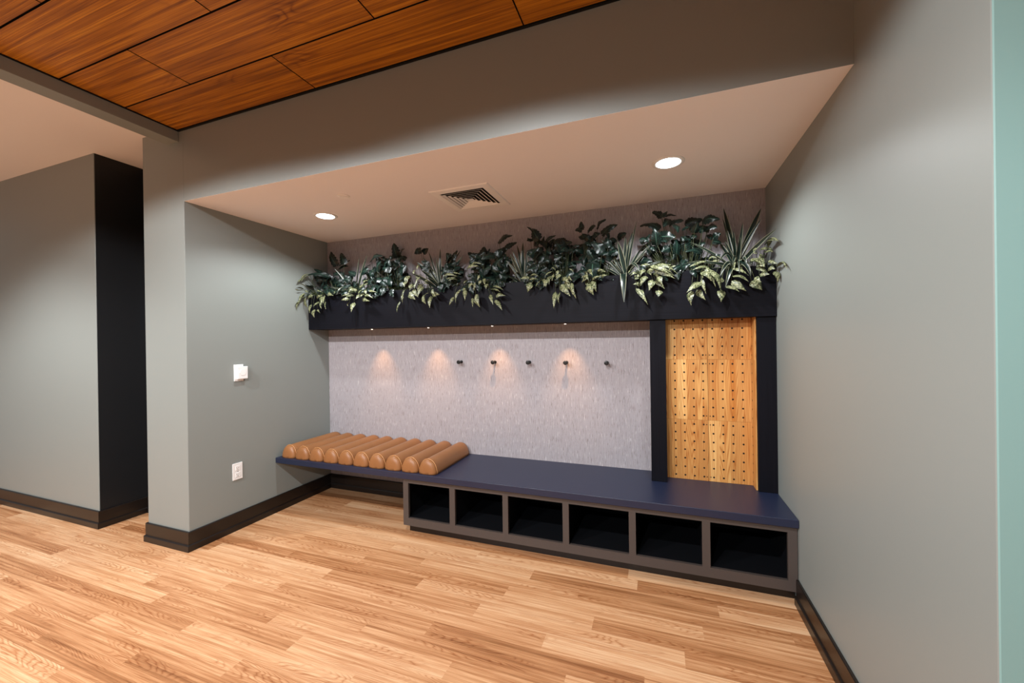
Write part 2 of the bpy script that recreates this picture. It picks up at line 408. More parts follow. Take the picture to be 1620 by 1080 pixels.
# ================================================================ channelled cushion
cus = thing('channel_cushion', (0.785, -0.3, 0.457), 'tan leather cushion of ten half round rolls on the left of the navy bench', 'cushion')
NR, CX0, CX1 = 10, 0.035, 1.535
pw = (CX1-CX0)/NR
def roll(i):
    cx = CX0+pw*(i+0.5); hw = pw*0.497; hh = 0.104
    yf, yb = -0.583, -0.012; bm = bmesh.new(); n = 18
    prof = []                      # section: slightly tall half round with a small tuck at its foot
    for k in range(n+1):
        a = PI*k/n; s, c = math.sin(a), math.cos(a)
        prof.append((math.copysign(abs(c)**0.95, c), s**0.97))
    def ring(y, sc, dz=0):
        return [bm.verts.new((cx-u*hw*sc, y, 0.4575+max(0, v*hh*sc-dz*0))) for u, v in prof]
    ys = [(yf, 0.30), (yf+0.003, 0.62), (yf+0.009, 0.84), (yf+0.019, 0.955), (yf+0.030, 0.985), (yf+0.034, 0.965), (yf+0.038, 0.99), (yf+0.06, 1.0)]
    ys += [(yf+0.1+k*(yb-yf-0.16)/6, 1.0) for k in range(7)]
    ys += [(yb-0.03, 0.995), (yb-0.012, 0.93), (yb, 0.7)]
    rs = [ring(y, s) for y, s in ys]
    for A, B in zip(rs, rs[1:]):
        for k in range(n): bm.faces.new((A[k], A[k+1], B[k+1], B[k]))
        bm.faces.new((A[0], B[0], B[-1], A[-1]))
    bm.faces.new(rs[0]); bm.faces.new(rs[-1])
    for f in bm.faces: f.smooth = True
    r = obj('channel', bm, 'leather', cus)
    bm = bmesh.new()
    tube(bm, [(cx-u*hw*0.985, yf+0.034, 0.459+v*hh*0.985) for u, v in prof], 0.0034, 6)
    p = obj('piping', bm, 'piping', r)
    p.parent = r; p.matrix_parent_inverse = Matrix.Identity(4)
    p.matrix_parent_inverse = Matrix.Identity(4)
    return r
for i in range(NR):
    r = roll(i)
    for p in r.children:            # the channel's mesh is already in world coordinates relative to the cushion
        p.matrix_parent_inverse = Matrix.Identity(4)

# ================================================================ planter frame with its two posts
pf = thing('planter_frame', (1.86, -0.12, 1.54), 'black timber planter box above the bench with two posts down to it', 'planter')
PZ0, PZ1, PY = 1.543, 1.856, -0.240
bx('front_panel', (0.002, PY, PZ0, W-0.002, PY+0.02, PZ1), 'bw_h', pf, 0.001)
bx('underside_panel', (0.002, PY+0.02, PZ0, W-0.002, -0.001, PZ0+0.02), 'bw_h', pf)
bx('soil', (0.002, PY+0.02, PZ1-0.10, W-0.002, -0.001, PZ1-0.05), 'soil', pf)
bx('post', (2.993, -0.222, 0.4575, 3.093, -0.001, PZ0), 'bw_v', pf, 0.001)
bx('post', (3.620, -0.222, 0.4575, W-0.002, -0.001, PZ0), 'bw_v', pf, 0.001)

# peg board
pg = thing('peg_board', (3.36, -0.10, 0.4575), 'pine peg board with rows of small holes between the two black posts', 'peg board')
def dots(bm, x0, x1, z0, z1, yf):
    for i in range(0, 10):
        x = 3.151+0.0584*(i-1)
        if not (x0+0.002 < x < x1-0.003): continue
        for k in range(-1, 20):
            z = 0.4855+0.0583*k
            if z0+0.001 < z < z1-0.001: hole(bm, x, yf, z, 0.0060)
    for zz in (1.3018, 1.2435, 0.8936, 0.8353, 0.4855):
        for xx in (3.344, 3.366):
            if z0+0.001 < zz < z1-0.001 and x0 < xx < x1: hole(bm, xx, yf, zz, 0.0036)
def hole(bm, x, y, z, r, ax='y'):
    n = 12; s = 0.0004
    vs = []
    for j in range(n):
        a = 2*PI*j/n
        vs.append(bm.verts.new((x+r*math.cos(a), y-s, z+r*math.sin(a)) if ax == 'y' else (x-s, y+r*math.cos(a), z+r*math.sin(a))))
    bm.faces.new(vs).material_index = 1
rows = [(0.458, 0.8645), (0.8655, 1.2725), (1.2735, 1.5425)]
for xa, xb in ((3.0935, 3.3537), (3.3557, 3.611)):
    for za, zb_ in rows:
        bm = bmesh.new(); box(bm, xa, -0.113, za, xb, -0.090, zb_)
        dots(bm, xa, xb, za, zb_, -0.113)
        obj('pine_panel', bm, ['pine', 'slot'], pg, recalc=True)
bm = bmesh.new(); box(bm, 3.6115, -0.200, 0.458, 3.6195, -0.090, 1.5425)
for k in range(0, 19):
    for yy in (-0.122,): hole(bm, 3.6115, yy, 0.4855+0.0583*k, 0.0060, 'x')
obj('side_panel', bm, ['pine', 'slot'], pg)
for xa in (3.0935, 3.340, 3.580): bx('batten', (xa, -0.090, 0.458, xa+0.03, -0.001, 1.5425), 'pine', pg)

# ================================================================ coat hooks
def hook(x, z, label):
    t = thing('coat_hook', (x, 0, z), label, 'coat hook', 'round black coat hooks on the wallpaper')
    bm = bmesh.new(); lathe(bm, [(0.013, -0.0005), (0.013, -0.003), (0.0125, -0.004)], (x, 0, z), 'y', 24); obj('base', bm, 'hook', t)
    bm = bmesh.new(); lathe(bm, [(0.0062, -0.003), (0.0062, -0.046)], (x, 0, z), 'y', 20); obj('shaft', bm, 'hook', t)
    bm = bmesh.new(); lathe(bm, [(0.006, -0.044), (0.0155, -0.0475), (0.0165, -0.050), (0.0165, -0.058), (0.0155, -0.0605), (0.010, -0.061)], (x, 0, z), 'y', 28); obj('knob', bm, 'hook', t)
hl = ['first black round coat hook counted from the left, nearest the cushion', 'second black coat hook from the left, with a long shadow hanging below it',
      'middle one of the five black round coat hooks on the wallpaper', 'fourth black coat hook from the left, long shadow below, under the rightmost puck light',
      'rightmost black round coat hook, nearest the black post']
for x, l in zip((1.458, 1.771, 2.073, 2.375, 2.684), hl): hook(x, 1.24, l)

# puck lights
pk = ['leftmost tiny puck light under the planter above the cushion', 'second tiny puck light from the left under the planter', 'third tiny puck light under the planter, above the second hook', 'rightmost tiny puck light under the planter, above the fourth hook']
for x, l in zip((0.65, 1.231, 1.814, 2.401), pk):
    t = thing('puck_light', (x, -0.155, PZ0), l, 'puck light', 'puck lights under the planter')
    bm = bmesh.new(); lathe(bm, [(0.012, 0), (0.012, -0.008), (0.010, -0.009)], (x, -0.155, PZ0), n=20); obj('housing', bm, 'chrome', t)
    bm = bmesh.new(); lathe(bm, [(0.008, -0.009), (0.0075, -0.0105)], (x, -0.155, PZ0), n=16); obj('lens', bm, 'puck', t)

# ================================================================ ceiling fittings
for x, l in ((0.634, 'round recessed downlight on the left of the niche ceiling near the smoke detector'), (3.11, 'round recessed downlight on the right of the niche ceiling above the peg board')):
    t = thing('recessed_downlight', (x, -0.65, H), l, 'ceiling light', 'downlights in the niche ceiling')
    bm = bmesh.new(); lathe(bm, [(0.086, -0.0007), (0.086, -0.003), (0.080, -0.006), (0.068, -0.0065), (0.064, -0.004)], (x, -0.65, H), n=48); obj('trim_ring', bm, 'white', t)
    bm = bmesh.new(); lathe(bm, [(0.063, -0.0066), (0.060, -0.0085), (0.03, -0.0095)], (x, -0.65, H), n=40); obj('lens', bm, 'lens', t)
t = thing('smoke_detector', (1.065, -0.925, H), 'small flat round cover plate on the niche ceiling left of the vent', 'ceiling fitting')
bm = bmesh.new(); lathe(bm, [(0.042, -0.0007), (0.042, -0.004), (0.039, -0.006)], (1.065, -0.925, H), n=40); obj('cover', bm, 'vent', t)
bm = bmesh.new(); lathe(bm, [(0.030, -0.006), (0.030, -0.009), (0.028, -0.010)], (1.065, -0.925, H), n=40); obj('cap', bm, 'vent', t)

vx, vy, vs = 1.843, -0.565, 0.212
t = thing('air_vent', (vx, vy, H), 'square four-way air vent with nested louvres in the niche ceiling', 'air vent')
def sqring(bm, a, za, b, zb):
    A = [bm.verts.new((vx+sx*a, vy+sy*a, za)) for sx, sy in ((-1,-1),(1,-1),(1,1),(-1,1))]
    B = [bm.verts.new((vx+sx*b, vy+sy*b, zb)) for sx, sy in ((-1,-1),(1,-1),(1,1),(-1,1))]
    for i in range(4): bm.faces.new((A[i], A[(i+1) % 4], B[(i+1) % 4], B[i]))
    return A, B
def louvre(name, a, za, b, zb, th=0.0025, mat='vent'):
    bm = bmesh.new(); sqring(bm, a, za, b, zb); sqring(bm, b, zb, b-th, zb); sqring(bm, b-th, zb, a-th, za); sqring(bm, a-th, za, a, za)
    bmesh.ops.remove_doubles(bm, verts=bm.verts, dist=1e-5); return obj(name, bm, mat, t)
bx('backing', (vx-vs+0.02, vy-vs+0.02, H-0.0035, vx+vs-0.02, vy+vs-0.02, H-0.0012), 'slot', t)
bm = bmesh.new(); sqring(bm, vs, H-0.0008, vs-0.004, H-0.007); sqring(bm, vs-0.004, H-0.007, vs-0.052, H-0.009); sqring(bm, vs-0.052, H-0.009, vs-0.056, H-0.004)
obj('vent_frame', bm, 'vent', t)
for k in range(5):
    b_ = vs-0.066-0.027*k
    louvre('louvre', b_, H-0.0115, b_-0.010, H-0.005)
bm = bmesh.new(); sqring(bm, 0.022, H-0.0125, 0.004, H-0.006); bm.faces.new([bm.verts.new((vx+sx*0.022, vy+sy*0.022, H-0.0125)) for sx, sy in ((-1,-1),(1,-1),(1,1),(-1,1))])
obj('centre_plate', bm, 'vent', t)

# ================================================================ wall fittings on the left wall
t = thing('thermostat', (0, -0.894, 1.197), 'white thermostat box on the left niche wall above the power outlet', 'thermostat')
bx('back_plate', (0.0005, -0.940, 1.135, 0.006, -0.868, 1.262), 'white', t, 0.0015)
bx('body', (0.006, -0.928, 1.150, 0.030, -0.848, 1.246), 'white', t, 0.004)
bm = bmesh.new(); lathe(bm, [(0.026, 0), (0.026, 0.0015), (0.025, 0.002)], (0, 0, 0), n=32)
bmesh.ops.rotate(bm, verts=bm.verts, matrix=Matrix.Rotation(R(90), 3, 'Y')); bmesh.ops.translate(bm, verts=bm.verts, vec=(0.030, -0.888, 1.202)); obj('dial', bm, 'white', t)
bx('indicator', (0.030, -0.914, 1.192, 0.0306, -0.911, 1.196), 'slot', t)
t = thing('power_outlet', (0, -0.924, 0.444), 'white duplex power outlet low on the left niche wall', 'power outlet')
bx('cover_plate', (0.0005, -0.962, 0.382, 0.006, -0.886, 0.508), 'white', t, 0.002)
for zc in (0.470, 0.419):
    f = bx('receptacle', (0.006, -0.942, zc-0.018, 0.0078, -0.906, zc+0.018), 'white', t, 0.0008)
    bm = bmesh.new()
    for yy, hh in ((-0.931, 0.008), (-0.918, 0.006)): box(bm, 0.0078, yy-0.0012, zc-0.001, 0.0081, yy+0.0012, zc-0.001+hh)
    box(bm, 0.0078, -0.927, zc-0.012, 0.0081, -0.921, zc-0.007)
    s_ = obj('slots', bm, 'slot', f); s_.matrix_parent_inverse = Matrix.Identity(4)
bm = bmesh.new(); box(bm, 0.006, -0.9265, 0.4425, 0.0074, -0.9215, 0.4475); obj('screw', bm, 'chrome', t)

# ceiling cans of the room beyond the frame
cl = ['recessed ceiling can in the timber ceiling near the soffit', 'recessed ceiling can in the timber ceiling near the right wall', 'rear recessed ceiling can near the soffit', 'rear recessed ceiling can near the right wall']
for (x, y), l in zip(CANS, cl):
    t = thing('ceiling_can', (x, y, ZW), l, 'ceiling light', 'cans in the timber ceiling')
    bm = bmesh.new(); lathe(bm, [(0.075, 0.0), (0.075, -0.004), (0.068, -0.008), (0.055, -0.008)], (x, y, ZW), n=32); obj('trim_ring', bm, 'hook', t)
    bm = bmesh.new(); lathe(bm, [(0.055, -0.008), (0.05, -0.011)], (x, y, ZW), n=24); obj('lens', bm, 'lens', t)

# ================================================================ plants: kind, root x, leaves (base xyz, tip xyz, width) or blades (tip xyz, width), metres
PLANTS = [
('v',0.05,[[0.026,-0.344,1.818,0.022,-0.38,1.705,0.0392],[0.032,-0.311,1.829,0.056,-0.292,1.734,0.048],[0.079,-0.278,1.774,0.08,-0.296,1.692,0.0319],[0.209,-0.314,1.788,0.172,-0.347,1.74,0.0468],[0.098,-0.268,1.725,0.131,-0.295,1.651,0.0476],[0.142,-0.27,1.724,0.22,-0.316,1.686,0.0235],[0.212,-0.292,1.798,0.253,-0.333,1.723,0.0388],[0.254,-0.288,1.789,0.288,-0.318,1.718,0.0272],[0.025,-0.362,1.793,0.026,-0.405,1.766,0.0312],[0.105,-0.301,1.866,0.144,-0.319,1.815,0.0394],[0.152,-0.277,1.89,0.259,-0.321,1.867,0.0195],[0.273,-0.275,1.86,0.377,-0.32,1.834,0.0462],[0.025,-0.332,1.899,0.027,-0.408,1.902,0.0234],[0.041,-0.309,1.893,0.136,-0.359,1.87,0.0195],[0.029,-0.296,2.015,0.031,-0.388,1.955,0.0391],[0.066,-0.305,1.828,0.184,-0.347,1.841,0.039],[0.13,-0.266,1.836,0.222,-0.285,1.846,0.0355],[0.023,-0.313,1.853,0.028,-0.365,1.8,0.0394]]),
('m',0.235,[[0.223,-0.125,2.15,0.161,-0.124,2.279,0.0744],[0.36,-0.171,2.147,0.308,-0.147,2.249,0.0649],[0.255,-0.103,2.151,0.344,-0.076,2.19,0.0823],[0.216,-0.075,2.117,0.352,-0.108,2.126,0.0734],[0.182,-0.149,2.017,0.028,-0.194,2.112,0.0576],[0.191,-0.18,2.029,0.033,-0.27,2.043,0.0484],[0.325,-0.158,2.047,0.228,-0.164,2.061,0.0407],[0.512,-0.2,2.027,0.433,-0.199,2.057,0.0475],[0.031,-0.201,1.946,0.025,-0.293,1.959,0.0722],[0.214,-0.085,2.016,0.145,-0.102,1.977,0.05],[0.342,-0.156,1.965,0.275,-0.172,1.935,0.0485],[0.488,-0.25,1.921,0.347,-0.29,1.846,0.0311],[0.236,-0.063,2.034,0.372,-0.121,2.041,0.0487],[0.052,-0.095,1.992,0.025,-0.163,1.984,0.0664],[0.186,-0.197,1.937,0.123,-0.187,1.926,0.0572],[0.397,-0.149,1.995,0.465,-0.157,2.069,0.0558]]),
('s',0.469,[[0.283,-0.209,2.098,0.0144],[0.567,-0.203,2.183,0.0351],[0.636,-0.183,2.196,0.0218],[0.346,-0.328,1.904,0.0139],[0.669,-0.097,2.084,0.0238],[0.264,-0.071,2.048,0.0208],[0.415,-0.319,1.84,0.0153],[0.405,-0.157,2.034,0.02],[0.553,-0.131,2.138,0.0199]]),
('v',0.499,[[0.569,-0.276,1.89,0.543,-0.322,1.852,0.0379],[0.511,-0.278,1.801,0.444,-0.3,1.79,0.0308],[0.562,-0.272,1.768,0.571,-0.321,1.68,0.0453],[0.644,-0.268,1.795,0.767,-0.315,1.766,0.0371],[0.699,-0.298,1.819,0.804,-0.327,1.796,0.0294],[0.721,-0.269,1.859,0.834,-0.307,1.837,0.0221],[0.675,-0.269,1.869,0.719,-0.3,1.826,0.0374],[0.559,-0.2,1.899,0.641,-0.239,1.928,0.0307],[0.53,-0.299,1.759,0.56,-0.343,1.732,0.0225],[0.655,-0.311,1.828,0.656,-0.356,1.786,0.0371],[0.601,-0.281,1.872,0.567,-0.296,1.872,0.0304]]),
('m',0.674,[[0.678,-0.177,2.136,0.844,-0.233,2.157,0.0602],[0.671,-0.062,2.141,0.643,-0.074,2.205,0.0561],[0.783,-0.143,2.11,0.747,-0.182,2.06,0.0539],[0.569,-0.117,2.068,0.477,-0.102,2.069,0.0727],[0.679,-0.136,1.923,0.792,-0.158,1.983,0.0695],[0.77,-0.192,1.872,0.706,-0.17,1.933,0.0543],[0.851,-0.195,2.126,0.907,-0.211,2.066,0.0602],[0.58,-0.083,2.129,0.561,-0.131,2.09,0.0557],[0.65,-0.098,2.081,0.57,-0.072,2.027,0.0646],[0.785,-0.112,2.029,0.71,-0.101,2.06,0.0632],[0.858,-0.185,1.96,0.909,-0.206,1.893,0.0603],[0.771,-0.179,1.966,0.683,-0.163,1.99,0.0624],[0.583,-0.159,1.997,0.57,-0.178,1.948,0.0628],[0.802,-0.06,2.036,0.847,-0.043,2.059,0.0713]]),
('m',0.95,[[0.858,-0.063,2.183,0.842,-0.083,2.302,0.0862],[0.862,-0.132,2.154,0.83,-0.126,2.181,0.0466],[0.946,-0.133,2.192,1.016,-0.167,2.217,0.0377],[0.971,-0.143,2.15,0.95,-0.19,2.112,0.0678],[0.79,-0.147,2.118,0.719,-0.118,2.097,0.0707],[0.783,-0.066,2.117,0.842,-0.069,2.065,0.0708],[0.942,-0.13,2.094,1.017,-0.16,2.045,0.0604],[0.822,-0.188,2.162,0.813,-0.223,2.148,0.053],[0.81,-0.091,2.032,0.729,-0.072,1.977,0.0636],[0.946,-0.149,2.014,0.891,-0.139,1.958,0.0615],[0.949,-0.092,1.991,0.994,-0.089,2.02,0.0463],[0.867,-0.107,1.933,0.786,-0.099,1.939,0.0549],[0.962,-0.149,1.936,0.914,-0.146,1.886,0.0459],[0.928,-0.161,2.066,0.886,-0.177,2.105,0.0685],[0.971,-0.092,2.144,0.924,-0.09,2.172,0.0466]]),
('m',1.275,[[1.168,-0.159,2.19,1.09,-0.134,2.179,0.0604],[1.161,-0.109,2.185,1.219,-0.117,2.209,0.0524],[1.267,-0.198,2.056,1.207,-0.209,2.088,0.0438],[1.246,-0.165,2.019,1.16,-0.164,2.055,0.052]]),
('s',1.343,[[1.348,-0.141,2.192,0.0249],[1.2,-0.087,2.194,0.0151],[1.163,-0.113,2.139,0.0339],[1.086,-0.09,2.108,0.0382],[1.174,-0.301,1.974,0.0285],[1.519,-0.099,2.174,0.0204],[1.479,-0.086,2.187,0.0206],[1.572,-0.157,2.117,0.02],[1.444,-0.084,2.143,0.0221],[1.391,-0.08,2.111,0.0253],[1.301,-0.281,1.933,0.0255],[1.437,-0.309,1.892,0.0242],[1.199,-0.131,2.073,0.0261],[1.335,-0.185,2.104,0.0218],[1.246,-0.284,2.0,0.0285],[1.359,-0.299,1.898,0.0245]]),
('v',1.137,[[1.132,-0.2,2.022,1.143,-0.225,1.973,0.0293],[1.098,-0.278,1.918,1.115,-0.322,1.861,0.0428],[1.155,-0.276,1.893,1.158,-0.306,1.839,0.05],[1.132,-0.282,1.821,1.214,-0.317,1.757,0.0636],[1.074,-0.284,1.81,1.085,-0.307,1.735,0.018],[1.042,-0.283,1.753,1.029,-0.308,1.665,0.0325],[1.279,-0.314,1.859,1.266,-0.358,1.778,0.0486],[1.323,-0.293,1.88,1.292,-0.32,1.879,0.028],[1.28,-0.304,1.79,1.32,-0.33,1.715,0.0557],[1.34,-0.283,1.782,1.356,-0.332,1.682,0.0416],[1.354,-0.291,1.801,1.45,-0.334,1.785,0.0549],[1.367,-0.312,1.833,1.433,-0.358,1.763,0.0341],[1.148,-0.2,1.962,1.224,-0.239,1.944,0.0434],[1.096,-0.2,1.966,1.074,-0.244,1.939,0.044],[1.233,-0.305,1.898,1.232,-0.354,1.836,0.0419],[1.321,-0.292,1.81,1.295,-0.328,1.766,0.0419]]),
('m',1.459,[[1.435,-0.114,2.079,1.381,-0.121,2.097,0.0441],[1.488,-0.167,2.101,1.51,-0.145,2.161,0.036],[1.465,-0.2,2.026,1.446,-0.223,2.03,0.0496],[1.508,-0.161,2.043,1.569,-0.184,2.07,0.0425],[1.504,-0.184,2.011,1.552,-0.169,2.017,0.057],[1.437,-0.148,2.109,1.485,-0.204,2.123,0.0355],[1.499,-0.114,1.994,1.574,-0.166,1.966,0.0569],[1.389,-0.124,2.015,1.373,-0.153,1.997,0.0437],[1.501,-0.119,1.95,1.445,-0.092,1.928,0.0442]]),
('v',1.65,[[1.604,-0.274,1.824,1.575,-0.309,1.712,0.0307],[1.541,-0.274,1.765,1.512,-0.302,1.699,0.0275],[1.653,-0.297,1.812,1.671,-0.342,1.725,0.0367],[1.701,-0.285,1.864,1.693,-0.315,1.821,0.0336],[1.73,-0.267,1.872,1.721,-0.283,1.803,0.0304],[1.736,-0.285,1.775,1.789,-0.322,1.669,0.0596],[1.699,-0.27,1.751,1.726,-0.32,1.671,0.02],[1.837,-0.31,1.846,1.849,-0.34,1.802,0.0392],[1.86,-0.284,1.808,1.963,-0.329,1.771,0.0259],[1.902,-0.284,1.753,1.987,-0.302,1.75,0.0391],[1.899,-0.296,1.725,1.969,-0.331,1.641,0.0388],[1.864,-0.304,1.766,1.904,-0.343,1.682,0.0325],[1.623,-0.2,2.0,1.738,-0.216,2.002,0.0344],[1.415,-0.2,1.951,1.547,-0.237,1.936,0.0349],[1.447,-0.2,1.906,1.544,-0.216,1.911,0.0211],[1.656,-0.269,1.89,1.64,-0.298,1.86,0.0271],[1.79,-0.302,1.877,1.775,-0.318,1.842,0.0266]]),
('m',1.712,[[1.714,-0.131,2.098,1.615,-0.153,2.112,0.0426],[1.748,-0.155,2.083,1.744,-0.127,2.173,0.0847],[1.776,-0.131,2.092,1.807,-0.165,2.145,0.0347],[1.715,-0.133,2.062,1.684,-0.182,2.09,0.0699],[1.759,-0.113,2.048,1.79,-0.133,1.978,0.0701],[1.656,-0.159,2.041,1.62,-0.149,2.067,0.0569],[1.652,-0.084,2.025,1.632,-0.143,1.988,0.0569],[1.749,-0.125,2.004,1.733,-0.161,1.95,0.063],[1.662,-0.069,2.099,1.713,-0.059,2.083,0.065]]),
('m',1.902,[[1.893,-0.166,2.192,2.013,-0.202,2.219,0.0603],[1.952,-0.178,2.136,2.029,-0.149,2.176,0.0408],[1.915,-0.159,2.075,1.836,-0.164,2.101,0.0622],[1.89,-0.134,2.068,1.83,-0.136,2.059,0.0628],[1.899,-0.115,2.133,1.941,-0.109,2.152,0.0417],[1.886,-0.183,1.99,1.882,-0.175,1.91,0.0823],[1.935,-0.158,1.991,1.917,-0.17,1.922,0.0616],[1.837,-0.153,2.013,1.82,-0.186,1.94,0.0619],[1.901,-0.126,2.041,1.953,-0.144,2.04,0.0618],[1.871,-0.149,1.914,1.853,-0.142,1.882,0.0417]]),
('s',2.077,[[2.07,-0.121,2.178,0.041],[1.99,-0.205,2.08,0.0242],[1.949,-0.172,2.035,0.0204],[1.982,-0.142,2.127,0.0205],[1.944,-0.073,2.036,0.0154],[2.019,-0.307,1.885,0.0156],[2.062,-0.293,1.874,0.0155],[2.19,-0.146,2.087,0.0167],[2.225,-0.124,2.102,0.0201],[2.24,-0.104,2.071,0.0202],[2.256,-0.115,2.02,0.0188],[2.152,-0.138,2.038,0.0202],[2.003,-0.073,2.175,0.0223],[2.115,-0.152,2.106,0.0202]]),
('m',2.205,[[2.198,-0.145,2.187,2.152,-0.128,2.276,0.0742],[2.165,-0.172,2.243,2.128,-0.206,2.272,0.0198],[2.123,-0.084,2.188,2.119,-0.138,2.203,0.054],[2.222,-0.083,2.158,2.229,-0.08,2.219,0.034],[2.265,-0.139,2.168,2.345,-0.174,2.191,0.0293],[2.28,-0.091,2.158,2.309,-0.069,2.193,0.0338],[2.179,-0.18,2.094,2.129,-0.197,2.089,0.0397],[2.225,-0.123,2.102,2.188,-0.138,2.129,0.0536],[2.268,-0.154,2.092,2.313,-0.2,2.046,0.0583],[2.202,-0.118,2.058,2.17,-0.105,2.036,0.0543],[2.263,-0.19,2.026,2.307,-0.23,1.982,0.0578],[2.18,-0.085,2.162,2.149,-0.074,2.208,0.0618]]),
('m',2.395,[[2.365,-0.107,2.139,2.464,-0.165,2.129,0.0644],[2.391,-0.099,2.165,2.316,-0.071,2.185,0.0405],[2.312,-0.06,2.094,2.27,-0.057,2.084,0.0545],[2.37,-0.193,2.01,2.327,-0.177,2.049,0.0586],[2.438,-0.169,2.073,2.497,-0.171,2.074,0.0576],[2.382,-0.067,2.066,2.435,-0.063,2.022,0.0734],[2.473,-0.181,2.093,2.524,-0.215,2.087,0.0377],[2.314,-0.071,2.024,2.277,-0.118,1.985,0.0601],[2.379,-0.115,1.997,2.343,-0.137,1.95,0.0593],[2.458,-0.177,1.98,2.49,-0.181,1.932,0.0574],[2.424,-0.194,2.088,2.396,-0.244,2.055,0.0632]]),
('v',2.327,[[2.171,-0.296,1.873,2.116,-0.344,1.86,0.0316],[2.176,-0.312,1.858,2.251,-0.342,1.848,0.0249],[2.178,-0.278,1.837,2.157,-0.297,1.765,0.0512],[2.254,-0.308,1.84,2.231,-0.343,1.793,0.0187],[2.343,-0.299,1.905,2.292,-0.328,1.86,0.0249],[2.353,-0.291,1.886,2.344,-0.308,1.835,0.028],[2.303,-0.296,1.851,2.308,-0.344,1.789,0.0495],[2.362,-0.28,1.762,2.358,-0.325,1.64,0.0371],[2.394,-0.283,1.753,2.395,-0.316,1.67,0.0278],[2.398,-0.269,1.811,2.473,-0.3,1.72,0.0553],[2.415,-0.284,1.858,2.473,-0.325,1.812,0.0427],[2.478,-0.287,1.816,2.519,-0.329,1.699,0.0363],[2.461,-0.2,1.88,2.434,-0.224,1.91,0.0253],[2.318,-0.2,1.954,2.352,-0.232,1.921,0.0128],[2.402,-0.308,1.88,2.386,-0.35,1.838,0.0306]]),
('m',2.613,[[2.53,-0.148,2.224,2.527,-0.142,2.281,0.0412],[2.535,-0.175,2.21,2.487,-0.171,2.216,0.0478],[2.572,-0.108,2.216,2.634,-0.161,2.23,0.0741],[2.64,-0.106,2.237,2.707,-0.158,2.272,0.0468],[2.689,-0.183,2.165,2.793,-0.189,2.217,0.0589],[2.553,-0.167,2.156,2.509,-0.148,2.172,0.0481],[2.615,-0.133,2.13,2.579,-0.164,2.086,0.061],[2.717,-0.088,2.144,2.711,-0.146,2.178,0.0604],[2.784,-0.098,2.148,2.847,-0.154,2.158,0.0592],[2.623,-0.25,1.945,2.628,-0.29,1.835,0.0968],[2.541,-0.105,2.033,2.506,-0.145,2.001,0.055],[2.647,-0.184,1.982,2.696,-0.156,1.97,0.0402],[2.665,-0.107,2.104,2.629,-0.093,2.069,0.0551],[2.569,-0.18,2.117,2.602,-0.184,2.086,0.0537],[2.536,-0.15,2.066,2.488,-0.189,2.069,0.0611],[2.67,-0.153,2.026,2.723,-0.158,2.014,0.0534],[2.569,-0.151,2.035,2.539,-0.176,1.952,0.061],[2.649,-0.181,2.156,2.621,-0.166,2.183,0.0539]]),
('v',2.625,[[2.589,-0.283,1.864,2.553,-0.304,1.812,0.0324],[2.596,-0.293,1.798,2.636,-0.314,1.719,0.0576],[2.621,-0.289,1.829,2.683,-0.318,1.846,0.0254],[2.685,-0.286,1.844,2.728,-0.31,1.85,0.0285],[2.571,-0.295,1.864,2.61,-0.342,1.816,0.0381]]),
('s',2.829,[[2.79,-0.205,2.093,0.0326],[2.842,-0.18,2.13,0.0261],[2.919,-0.204,2.221,0.016],[2.884,-0.077,2.184,0.0376],[2.876,-0.138,2.064,0.0198],[2.956,-0.096,2.072,0.0232],[2.977,-0.21,2.001,0.0159],[3.111,-0.139,1.955,0.0192],[2.55,-0.077,2.066,0.021],[2.584,-0.117,2.034,0.0151],[2.683,-0.146,2.087,0.0188],[2.766,-0.334,1.9,0.01],[2.816,-0.33,1.872,0.0099],[2.836,-0.317,1.661,0.0405],[2.937,-0.331,1.854,0.0245],[2.735,-0.172,2.056,0.0186],[2.667,-0.168,2.144,0.0147],[2.867,-0.186,2.093,0.0234],[3.001,-0.167,2.058,0.0218],[2.647,-0.175,2.051,0.0161]]),
('v',2.937,[[2.918,-0.291,1.853,2.879,-0.34,1.829,0.0246],[2.959,-0.269,1.878,2.942,-0.306,1.83,0.0432],[3.0,-0.268,1.881,3.006,-0.294,1.833,0.0491],[2.923,-0.281,1.829,2.907,-0.315,1.806,0.037],[2.976,-0.268,1.833,2.941,-0.314,1.761,0.0492],[3.017,-0.282,1.804,2.993,-0.321,1.727,0.0487],[3.034,-0.281,1.797,3.09,-0.306,1.735,0.0363],[3.052,-0.307,1.822,3.073,-0.35,1.761,0.0417],[3.056,-0.314,1.73,3.05,-0.356,1.681,0.0477],[2.912,-0.311,1.751,2.987,-0.347,1.634,0.0332],[2.94,-0.266,1.786,2.894,-0.304,1.778,0.0373],[2.929,-0.299,1.739,2.965,-0.333,1.703,0.0365],[3.024,-0.301,1.868,3.152,-0.325,1.795,0.0417],[3.035,-0.279,1.895,3.103,-0.323,1.87,0.036],[3.114,-0.303,1.855,3.158,-0.329,1.877,0.0238],[2.939,-0.2,1.916,3.012,-0.217,1.914,0.0189]]),
